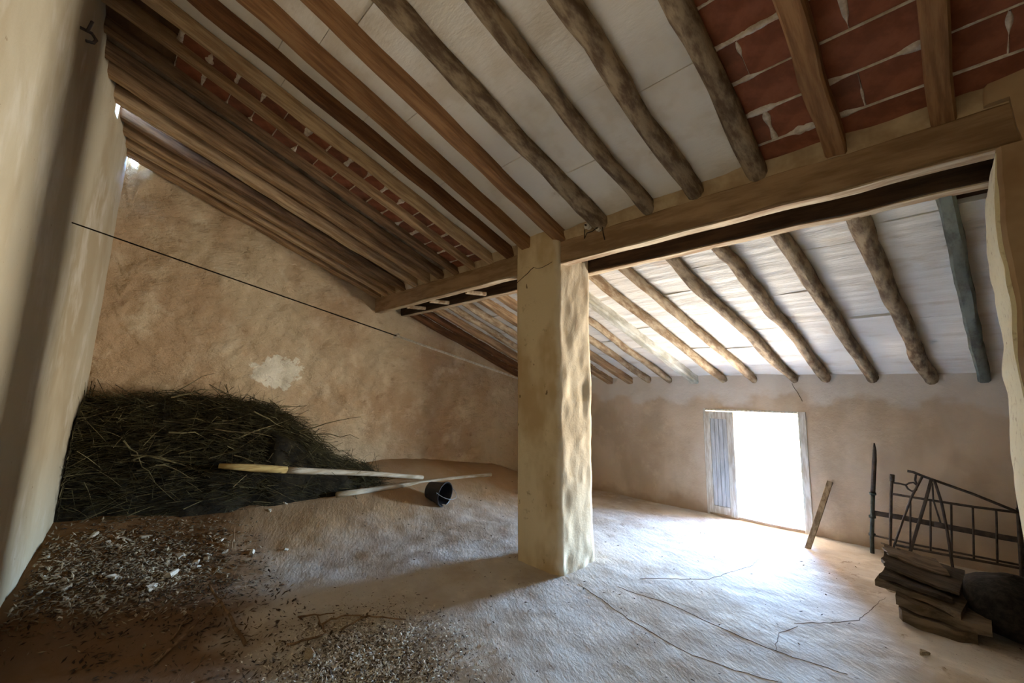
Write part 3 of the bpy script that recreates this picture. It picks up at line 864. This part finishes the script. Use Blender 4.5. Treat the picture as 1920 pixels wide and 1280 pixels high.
# ------------------------------------------------------------------ brushwood heap in the corner
def brush_top(y): return np.interp(y, [-.3, .0, .47, 1.0, 1.35, 1.62, 1.9, 2.08, 2.3, 2.6, 3.1, 3.4], [1.46, 1.48, 1.50, 1.47, 1.42, 1.34, 1.14, .92, .68, .56, .50, .44])
def brush_front(y): return np.interp(y, [-.3, .5, 1.5, 2.2, 2.8, 3.3], [-5.42, -5.30, -5.18, -5.15, -5.22, -5.4])
def brushwood():
    root = empty('brushwood_heap', (-5.6, 1.0, .4))
    rnd = random.Random(21)
    # dark mass inside
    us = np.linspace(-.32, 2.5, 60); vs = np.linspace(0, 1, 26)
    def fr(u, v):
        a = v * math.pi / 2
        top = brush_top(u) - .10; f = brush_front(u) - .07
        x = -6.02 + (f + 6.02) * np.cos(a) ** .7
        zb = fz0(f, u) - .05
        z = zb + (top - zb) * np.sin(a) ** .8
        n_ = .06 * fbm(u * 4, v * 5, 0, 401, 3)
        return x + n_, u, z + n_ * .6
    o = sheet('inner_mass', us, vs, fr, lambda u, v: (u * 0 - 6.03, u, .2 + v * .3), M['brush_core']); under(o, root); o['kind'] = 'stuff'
    def twig(mb, n_seg, length, rad, spread):
        y = rnd.uniform(-.25, 2.75)
        if rnd.random() < .4: y = rnd.uniform(-.25, 1.7)
        v = rnd.random() ** .8
        a = v * math.pi / 2
        f = float(brush_front(y)) - .05; top = float(brush_top(y)) - .05
        x = -6.0 + (f + 6.0) * math.cos(a) ** .7
        zb = f0(f, y)
        z = zb + (top - zb) * math.sin(a) ** .8 + rnd.gauss(0, .035)
        # combed lengthways, drooping towards the doorway end
        d = Vector((rnd.gauss(.10, .25), rnd.gauss(1, .25), rnd.gauss(.06 - .30 * max(0, (y - .8)), .28))).normalized()
        if rnd.random() < spread: d = Vector((rnd.gauss(.3, .6), rnd.gauss(.2, .8), rnd.gauss(.2, .6))).normalized()
        bend = Vector((rnd.gauss(0, .25), rnd.gauss(0, .2), rnd.gauss(-.25, .25)))
        p = Vector((x, y, z)) - d * length * .5; path = []
        for i in range(n_seg + 1):
            q = p.copy()
            q.z = max(q.z, f0(q.x, q.y) + .004) if q.x > -6 else q.z
            q.x = max(q.x, -6.03)
            ly = LA(q.x) + .052 * q.z + .03
            q.y = max(q.y, ly)
            path.append(q)
            p = p + d * (length / n_seg); d = (d + bend * (1.0 / n_seg)).normalized()
        mb.tube(path, [rad * (1 - .7 * i / n_seg) for i in range(n_seg + 1)], 3, close=False)
    mb = MB()
    for _ in range(5200): twig(mb, 4, rnd.uniform(.12, .55), rnd.uniform(.0018, .0042), .16)
    o = mb.build('fine_twigs', M['brush']); under(o, root); o['kind'] = 'stuff'
    mb = MB()
    for _ in range(520): twig(mb, 4, rnd.uniform(.15, .6), rnd.uniform(.002, .006), .4)
    o = mb.build('pale_twigs', M['brush_pale']); under(o, root); o['kind'] = 'stuff'
    mb = MB()
    for _ in range(46):
        y = rnd.uniform(.2, 2.0); x = rnd.uniform(-5.9, -5.25); z = float(brush_top(y)) * rnd.uniform(.45, .98)
        d = Vector((rnd.gauss(.05, .2), rnd.uniform(.5, 1), rnd.gauss(.05, .35))).normalized(); L = rnd.uniform(.3, .7)
        pts = [Vector((x, y, max(z, f0(x, y) + .03))) + d * (L * i / 5) + Vector((rnd.gauss(0, .012), 0, rnd.gauss(0, .015) - .10 * (i / 5) ** 2)) for i in range(6)]
        for q in pts: q.x = max(q.x, -6.0); q.z = max(q.z, f0(q.x, q.y) + .02)
        mb.tube(pts, [.008 * (1 - .7 * i / 5) for i in range(6)], 5)
    o = mb.build('branches', M['brush_pale']); under(o, root); o['kind'] = 'stuff'
    tag(root, 'heap of dry dark-green brushwood piled against the back wall', 'brushwood', kind='stuff')
brushwood()

# ------------------------------------------------------------------ poles on the heap
def pole(name, P, r0, r1, label, tip=None, seed=1):
    root = empty(name, P[0])
    n = 16; pts = []
    for i in range(n):
        t = i / (n - 1)
        q = Vector(P[0]).lerp(Vector(P[1]), t)
        q.z += .012 * float(noise(t * 3, seed, 0, seed)); q.x += .012 * float(noise(t * 3, seed + 5, 0, seed))
        pts.append(q)
    rad = [r0 + (r1 - r0) * i / (n - 1) for i in range(n)]
    if tip:
        c = 4
        under(MB().tube(pts[:c + 1], [rad[i] * (.55 + .45 * min(1, i / 2)) for i in range(c + 1)], 10, .06, seed).build('pale_tip', M['pole_yellow'], None, True), root)['label'] = 'yellowish cut end'
        under(MB().tube(pts[c:], rad[c:], 10, .06, seed).build('shaft', M['pole'], None, True), root)
    else:
        under(MB().tube(pts, rad, 10, .06, seed).build('shaft', M['pole'], None, True), root)
    tag(root, label, 'pole', 'poles on the brushwood')
pole('wooden_pole', ((-5.18, .93, .79), (-5.22, 3.32, F1(-5.22, 3.32) + .05)), .043, .026, 'thick pale peeled pole with a yellowish end lying across the brushwood', True, 3)
pole('wooden_pole', ((-5.12, 2.10, F1(-5.12, 2.1) + .055), (-5.28, 4.62, F1(-5.28, 4.62) + .04)), .035, .030, 'thinner pale pole lying in front, reaching towards the pillar', None, 5)

# ------------------------------------------------------------------ tipped black bucket
def bucket():
    c = Vector((-4.72, 3.22, F1(-4.72, 3.22)))
    root = empty('plastic_bucket', c)
    ax = Vector((.93, .30, -.12)).normalized()
    s_ = ax.cross(Vector((0, 0, 1))).normalized(); u_ = s_.cross(ax).normalized()
    r0, r1, L = .105, .145, .25
    base = c + u_ * .125 - ax * .13
    def ring(h, r): return [base + ax * h + s_ * (r * math.cos(a)) + u_ * (r * math.sin(a)) for a in np.linspace(0, 2 * math.pi, 28, endpoint=False)]
    prof = [(0, .01), (0, r0), (.01, r0 + .002), (L - .035, r1 - .004), (L - .035, r1 + .006), (L - .03, r1 + .008), (L, r1 + .010), (L + .004, r1 + .004), (L, r1 - .004), (.012, r0 - .004), (.010, .01)]
    under(MB().ring_sweep([ring(h, r) for h, r in prof]).build('body', M['plastic'], None, True), root)
    root.children[0].data.set_sharp_from_angle(angle=R(40))
    hp = [base + ax * (L - .02 + .16 * math.sin(a)) + s_ * ((r1 + .012) * math.cos(a)) + u_ * (.05 - .16 * math.sin(a) * .45) for a in np.linspace(0, math.pi, 18)]
    under(MB().tube(hp, .0035, 6).build('handle', M['wire_steel'], None, True), root)
    for sg in (-1, 1):
        p = base + ax * (L - .025) + s_ * (sg * (r1 + .008)) + u_ * .04
        under(MB().tube([p, p + s_ * (sg * .014)], .014, 10).build('handle_lug', M['plastic']), root)
    tag(root, 'black plastic bucket tipped over on the floor by the poles', 'bucket')
bucket()

# ------------------------------------------------------------------ board leaning right of the doorway
o = MB().bar([(-1.243, 5.63, -.15), (-1.19, 5.80, .07), (-1.09, 6.14, .50)], .055, .022, .003, (1, .1, 0), .05, 4).build('leaning_board', M['stick'])
tag(o, 'narrow grey wooden board leaning on the wall right of the doorway', 'board')

# ------------------------------------------------------------------ iron bedstead ends stacked against the window wall
FB = -.155
bed = empty('iron_bedstead_end', (-.2, 6.03, FB))
def bp(name, mb, mat=None, root=bed):
    o = mb.build(name, mat or M['iron'], None, True); under(o, root); return o
bp('post', MB().tube([(-.744, 6.0, FB), (-.744, 6.0, -.115), (-.735, 6.0, .05), (-.722, 6.02, .216), (-.702, 6.03, .457)], .019, 10), M['iron_green'])
bp('post', MB().tube([(-.702, 6.03, .457), (-.668, 6.04, .80), (-.660, 6.05, .91), (-.658, 6.05, .985)], [.021, .021, .016, .006], 10))
for z, x in ((.216, -.722), (.457, -.702), (.03, -.736)):
    bp('post_collar', MB().tube([(x, 6.02, z - .012), (x, 6.02, z + .012)], .030, 10), M['iron_green'])
bp('post', MB().tube([(.29, 6.0, FB), (.306, 6.02, .253), (.323, 6.04, .654)], .020, 10))
bp('cross_rail', MB().bar([(-.722, 6.03, .255), (-.475, 6.03, .254), (-.148, 6.03, .236), (.195, 6.03, .226), (.31, 6.03, .226)], .014, .05, .003, (0, 1, 0)))
bp('cross_rail', MB().tube([(-.735, 6.01, .026), (-.418, 6.01, .014), (-.07, 6.01, .016), (.30, 6.01, .014)], .009, 8))
tag(bed, 'tall-posted iron bed end standing against the window wall', 'bed frame', 'iron bed parts')

bed2 = empty('iron_bedstead_end', (-.15, 5.93, FB))
bp('post', MB().tube([(-.599, 5.93, FB), (-.582, 5.94, .053), (-.547, 5.95, .496), (-.527, 5.95, .66)], .013, 8), None, bed2)
bp('post_cap', MB().tube([(-.532, 5.95, .62), (-.525, 5.95, .69)], .020, 8), None, bed2)
bp('cross_rail', MB().tube([(-.549, 5.95, .495), (-.28, 5.95, .485), (.015, 5.95, .477), (.30, 5.95, .480)], .011, 8), None, bed2)
bp('cross_rail', MB().tube([(-.565, 5.94, -.007), (-.205, 5.94, -.007), (.31, 5.94, .008)], .011, 8), None, bed2)
for xt, xb in ((-.403, -.436), (-.259, -.291), (-.116, -.148), (.024, -.005), (.169, .139)):
    bp('spindle', MB().tube([(xt, 5.95, .482), ((xt + xb) / 2, 5.945, .24), (xb, 5.94, 0)], .008, 8), None, bed2)
bp('post', MB().tube([(.27, 5.93, FB), (.30, 5.95, .52)], .013, 8), None, bed2)
bp('scroll', MB().tube([(-.534, 5.95, .608), (-.47, 5.95, .607), (-.43, 5.95, .60), (-.415, 5.95, .565), (-.385, 5.95, .545), (-.355, 5.95, .565), (-.345, 5.95, .61), (-.355, 5.95, .66), (-.345, 5.95, .715)], .009, 8), None, bed2)
bp('scroll', MB().tube([(-.43, 5.95, .60), (-.40, 5.95, .625), (-.37, 5.95, .635), (-.345, 5.95, .61)], .008, 8), None, bed2)
tag(bed2, 'low spindled iron bed end leaning in front of the tall posts', 'bed frame', 'iron bed parts')

st = empty('folding_iron_stand', (-.3, 5.86, FB))
bp('top_bar', MB().tube([(-.404, 5.91, .748), (-.36, 5.91, .742), (-.297, 5.91, .715), (.036, 5.92, .598), (.308, 5.93, .484)], .012, 8), None, st)
bp('leg', MB().tube([(-.297, 5.90, .712), (-.391, 5.88, .497), (-.47, 5.86, .26), (-.60, 5.84, FB)], .010, 8), None, st)
bp('leg', MB().bar([(-.236, 5.90, .69), (-.292, 5.88, .477), (-.38, 5.86, .17), (-.47, 5.84, FB)], .026, .010, .002, (1, 0, 0)), None, st)
bp('leg', MB().tube([(-.215, 5.90, .69), (-.181, 5.88, .498), (-.163, 5.87, .281), (-.145, 5.85, FB)], .011, 8), None, st)
bp('brace', MB().bar([(-.244, 5.87, .281), (-.157, 5.87, .273)], .012, .05, .003, (0, 1, 0)), None, st)
bp('brace', MB().tube([(-.23, 5.89, .66), (-.235, 5.88, .50), (-.20, 5.87, .30)], .007, 8), None, st)
tag(st, 'dark folding iron stand with splayed legs leaning on the bed ends', 'stand', 'iron bed parts')

# ------------------------------------------------------------------ stack of bowed boards and a dark rounded mound on the right
def slab(x0, x1, y0, y1, zl, zr, th, bow, mat, label, seed):
    us = np.linspace(0, 1, 16); vs = np.linspace(0, 1, 10)
    sk = ((seed * 37) % 11 - 5) * .016; dl = ((seed * 53) % 7 - 3) * .018
    f = lambda u, v: (x0 + dl * .5 + (x1 - x0 + dl) * u + sk * (v - .5) + .020 * noise(v * 6, u * 0, 0, seed) * (u < .1), y0 - sk * .8 * (u - .5) + (y1 - y0) * v + .030 * noise(u * 4, v * 0, 0, seed + 1) * (v < .1), zl + (zr - zl) * u - bow * np.sin(u * math.pi) + .008 * fbm(u * 4, v * 4, 0, seed, 2))
    o = sheet('old_board', us, vs, lambda u, v: (lambda q: (q[0], q[1], q[2] + th))(f(u, v)), f, mat)
    tag(o, label, 'board', 'stacked boards by the bed')
fb = F1(-.2, 4.3)
slab(-.40, -.02, 4.12, 4.62, fb + .035, fb + .0, .075, .014, M['board'], 'thick bowed board at the bottom of the stack', 501)
slab(-.43, -.03, 4.15, 4.66, fb + .135, fb + .085, .06, .022, M['board'], 'bowed board second from the bottom of the stack', 502)
slab(-.46, -.05, 4.18, 4.72, fb + .212, fb + .150, .04, .010, M['board'], 'board in the middle of the stack, over the two bowed ones', 503)
slab(-.47, -.06, 4.22, 4.78, fb + .266, fb + .200, .028, .008, M['board_dark'], 'dark board near the top of the stack', 504)
slab(-.46, -.10, 4.32, 4.82, fb + .308, fb + .245, .018, .006, M['board_dark'], 'thin splintered board on top of the stack', 505)
slab(-.47, -.12, 4.52, 4.84, fb + .336, fb + .285, .010, .005, M['board'], 'thin pale lath lying loose on top of the stack', 506)
o = MB()
rings = []
for k in range(15):
    a = k / 14 * math.pi
    rr_ = math.sin(a) ** .7
    rings.append([(.17 + (.26 * rr_ + .002) * math.cos(b) * (1 + .10 * float(noise(math.cos(b) * 2, math.sin(b) * 2, k * .4, 9))), 4.52 + (.30 * rr_ + .002) * math.sin(b) * (1 + .10 * float(noise(math.cos(b) * 2, math.sin(b) * 2, k * .4, 10))), fb + .18 - .19 * math.cos(a) + .02 * float(noise(b, k * .5, 0, 12))) for b in np.linspace(0, 2 * math.pi, 26, endpoint=False)])
o = o.ring_sweep(rings).build('dark_mound', M['mound'], None, True)
tag(o, 'dark rounded mound right of the boards', 'mound')

# ------------------------------------------------------------------ fragments, twigs and litter on the floor
def chunk_mesh(seed, mat, flat):
    rnd = random.Random(seed); n = rnd.randint(5, 7); mb = MB(); rings = []
    ang = sorted(rnd.uniform(0, 6.283) * .35 + 6.283 * k / n for k in range(n))
    rad = [rnd.uniform(.6, 1.15) for _ in range(n)]
    for zz, k in ((-.5, .82), (-.1, 1.0), (.3, .95), (.5, .7)):
        rings.append([(math.cos(a) * r * k + .1 * zz, math.sin(a) * r * k * .75, (zz + .25 * math.cos(a + seed) * (zz > 0)) * flat) for a, r in zip(ang, rad)])
    mb.ring_sweep(rings)
    me = bpy.data.meshes.new('fragment'); me.from_pydata(mb.v, [], mb.f); me.materials.append(mat); me.update()
    return me
CM = [chunk_mesh(600 + i, M['chip'] if i < 6 else M['chip_dull'], .35 + .12 * (i % 3)) for i in range(9)]
def frag(x, y, s, label, mesh=None, group='plaster fragments on the floor', rnd=random.Random(31), name='plaster_fragment', cat='fragment'):
    o = bpy.data.objects.new(name, mesh or rnd.choice(CM)); COL.objects.link(o)
    o.location = (x, y, F1(x, y) + s * .13)
    o.rotation_euler = (rnd.uniform(-.5, .5), rnd.uniform(-.5, .5), rnd.uniform(0, 6.3))
    o.scale = (s, s, s)
    tag(o, label, cat, group)
    return o
for x, y, s, lab in ((-5.12, .06, .060, 'lone pale fragment nearest the brushwood and the left wall'),
                     (-4.43, .51, .075, 'brightest white plaster lump in the rubble by the left wall'),
                     (-4.50, .19, .065, 'pale grey slab in the rubble left of the brightest lump'),
                     (-4.72, .60, .055, 'pale fragment behind the brightest lump in the rubble'),
                     (-4.57, .69, .055, 'bluish white fragment right of the brightest lump'),
                     (-4.57, 1.12, .060, 'pale fragment lying apart at the right end of the rubble'),
                     (-4.59, .78, .045, 'small flat fragment beside the bluish white one'),
                     (-4.44, -.06, .060, 'dull grey slab in the rubble close to the left wall'),
                     (-4.26, .39, .060, 'grey slab at the shadow edge of the rubble'),
                     (-4.40, .35, .035, 'small white chip just left of the brightest lump'),
                     (-5.04, .39, .055, 'brownish clod behind the rubble'),
                     (-5.24, 1.58, .035, 'small white chip in front of the brushwood, right one'),
                     (-5.17, 1.41, .032, 'small white chip in front of the brushwood, left one'),
                     (-4.49, 1.38, .028, 'tiny pale chip between rubble and bucket'),
                     (-2.78, 1.02, .075, 'tan slab of plaster in the litter at the bottom edge')):
    m_ = CM[7] if 'brownish' in lab or 'dull' in lab or 'tan' in lab else CM[len(lab) % 5]
    frag(x, y, s, lab, m_)
frag(-.25, 3.71, .05, 'brown clod on the bright floor in front of the board stack', CM[8])
frag(-.50, 4.87, .06, 'brown clod at the left end of the board stack', CM[7])
fr_ = random.Random(77)
for i in range(120):
    x = fr_.uniform(-5.1, -4.0); y = fr_.uniform(-.22, .95) * (1 if x < -4.3 else .8)
    if y < float(leftA(x)) + .07: continue
    zone = 'close against the left wall' if y < .1 else ('at the right side, nearest the poles' if y > .6 else 'in the middle, around the brightest lump')
    frag(x, y, fr_.uniform(.012, .036), 'small pale chip in the rubble ' + zone, None, 'small chips in the rubble', fr_)
for i in range(26):
    frag(fr_.uniform(-3.1, -2.2), fr_.uniform(.75, 1.6), fr_.uniform(.008, .022), 'small pale chip in the litter at the bottom edge', None, 'small chips in the front litter', fr_)

def litter(name, n, region, mat, label, size, seed, cat='litter', tilt=.35):
    rnd = np.random.default_rng(seed)
    mb_v, mb_f = [], []
    pts = region(rnd, n)
    zf = fz(np.array([p[0] for p in pts]), np.array([p[1] for p in pts]))
    for (x, y), z0 in zip(pts, zf):
        L = rnd.uniform(*size); w = L * rnd.uniform(.12, .45); a = rnd.uniform(0, 6.283); t = rnd.normal(0, tilt)
        dx, dy, dz = math.cos(a) * math.cos(t) * L / 2, math.sin(a) * math.cos(t) * L / 2, abs(math.sin(t)) * L / 2
        sx, sy = -math.sin(a) * w / 2, math.cos(a) * w / 2
        z = float(z0) + .002 + dz + rnd.uniform(0, .004); h = w * .3
        b = len(mb_v)
        mb_v += [(x - dx, y - dy, z - dz), (x + sx, y + sy, z), (x + dx, y + dy, z + dz), (x - sx, y - sy, z), (x, y, z + h), (x, y, z - h)]
        for i in range(4):
            j = (i + 1) % 4
            mb_f.append((b + i, b + j, b + 4)); mb_f.append((b + j, b + i, b + 5))
    o = mesh_obj(name, mb_v, mb_f, mat)
    tag(o, label, cat, kind='stuff')
    return o
def reg_left(rnd, n):
    out = []
    while len(out) < n:
        x = rnd.normal(-4.6, .38); y = rnd.normal(.25, .42)
        if x < -5.4 or x > -3.4 or y > 1.25 or y < float(leftA(x)) + .05: continue
        out.append((x, y))
    return out
def reg_front(rnd, n):
    out = []
    while len(out) < n:
        x = rnd.normal(-2.5, .30); y = rnd.normal(1.25, .26)
        if x < -3.6 or x > -1.75 or y < .3 or y > 1.9: continue
        out.append((x, y))
    return out
def reg_mid(rnd, n):
    return [(rnd.uniform(-4.3, -2.4), rnd.uniform(.0, 1.2)) for _ in range(n)]
def reg_floor(rnd, n):
    out = []
    while len(out) < n:
        x = rnd.uniform(-5.2, .2); y = rnd.uniform(1.4, 5.6)
        if rnd.random() < .35 + .5 * (y < 3.2): out.append((x, y))
    return out
litter('straw_litter', 4200, reg_left, M['straw'], 'pale straw and splinters in the rubble by the left wall', (.012, .055), 1)
litter('straw_litter', 3200, reg_left, M['soil'], 'dark crumbs of dung and leaf in the rubble by the left wall', (.012, .045), 2)
litter('straw_litter', 9000, reg_front, M['chip'], 'pale chaff spilled across the floor at the bottom edge', (.006, .032), 3)
litter('straw_litter', 6000, reg_front, M['soil'], 'dark crumbs mixed into the chaff at the bottom edge', (.006, .028), 4)
litter('straw_litter', 1500, reg_mid, M['soil'], 'dark trodden litter in the shade of the pillar', (.01, .05), 5)
litter('straw_litter', 420, reg_floor, M['soil'], 'scattered dark crumbs over the pale floor', (.008, .035), 6, tilt=.1)

def twig(pts, r, label):
    P = [Vector((x, y, F1(x, y) + h)) for x, y, h in pts]
    Q = []
    for a, b in zip(P[:-1], P[1:]):
        for i in range(5): Q.append(a.lerp(b, i / 5) + Vector([random.uniform(-.006, .006) for _ in range(3)]))
    Q.append(P[-1])
    o = MB().tube(Q, [r * (1 - .5 * i / len(Q)) for i in range(len(Q))], 6, .2, 3).build('dry_twig', M['twig'], None, True)
    tag(o, label, 'twig', 'dry twigs on the floor')
twig([(-3.15, .77, .012), (-3.51, .75, .04), (-3.99, .705, .10)], .013, 'stoutest dry twig in the dark part of the floor')
twig([(-3.21, .34, .01), (-3.50, .57, .04), (-3.78, .784, .09)], .010, 'long dry twig crossing behind the stoutest one')
twig([(-3.43, .43, .01), (-3.655, .536, .03)], .007, 'short thin twig nearest the left wall')
twig([(-2.97, .95, .01), (-2.89, 1.15, .03), (-3.09, 1.17, .06)], .008, 'forked twig at the edge of the pale chaff')
twig([(-2.88, 1.25, .02), (-2.91, 1.44, .04), (-2.73, 1.63, .012)], .007, 'bent twig farthest right in the chaff')
twig([(-3.04, 1.17, .02), (-3.04, 1.35, .03), (-2.93, 1.44, .02)], .007, 'thin twig lying behind the forked one')
twig([(-4.68, .98, .01), (-4.80, 1.02, .12)], .007, 'pale splinter standing up at the back of the rubble')
twig([(-3.27, 1.11, .012), (-3.12, 1.30, .02)], .006, 'short twig at the far edge of the dark floor')
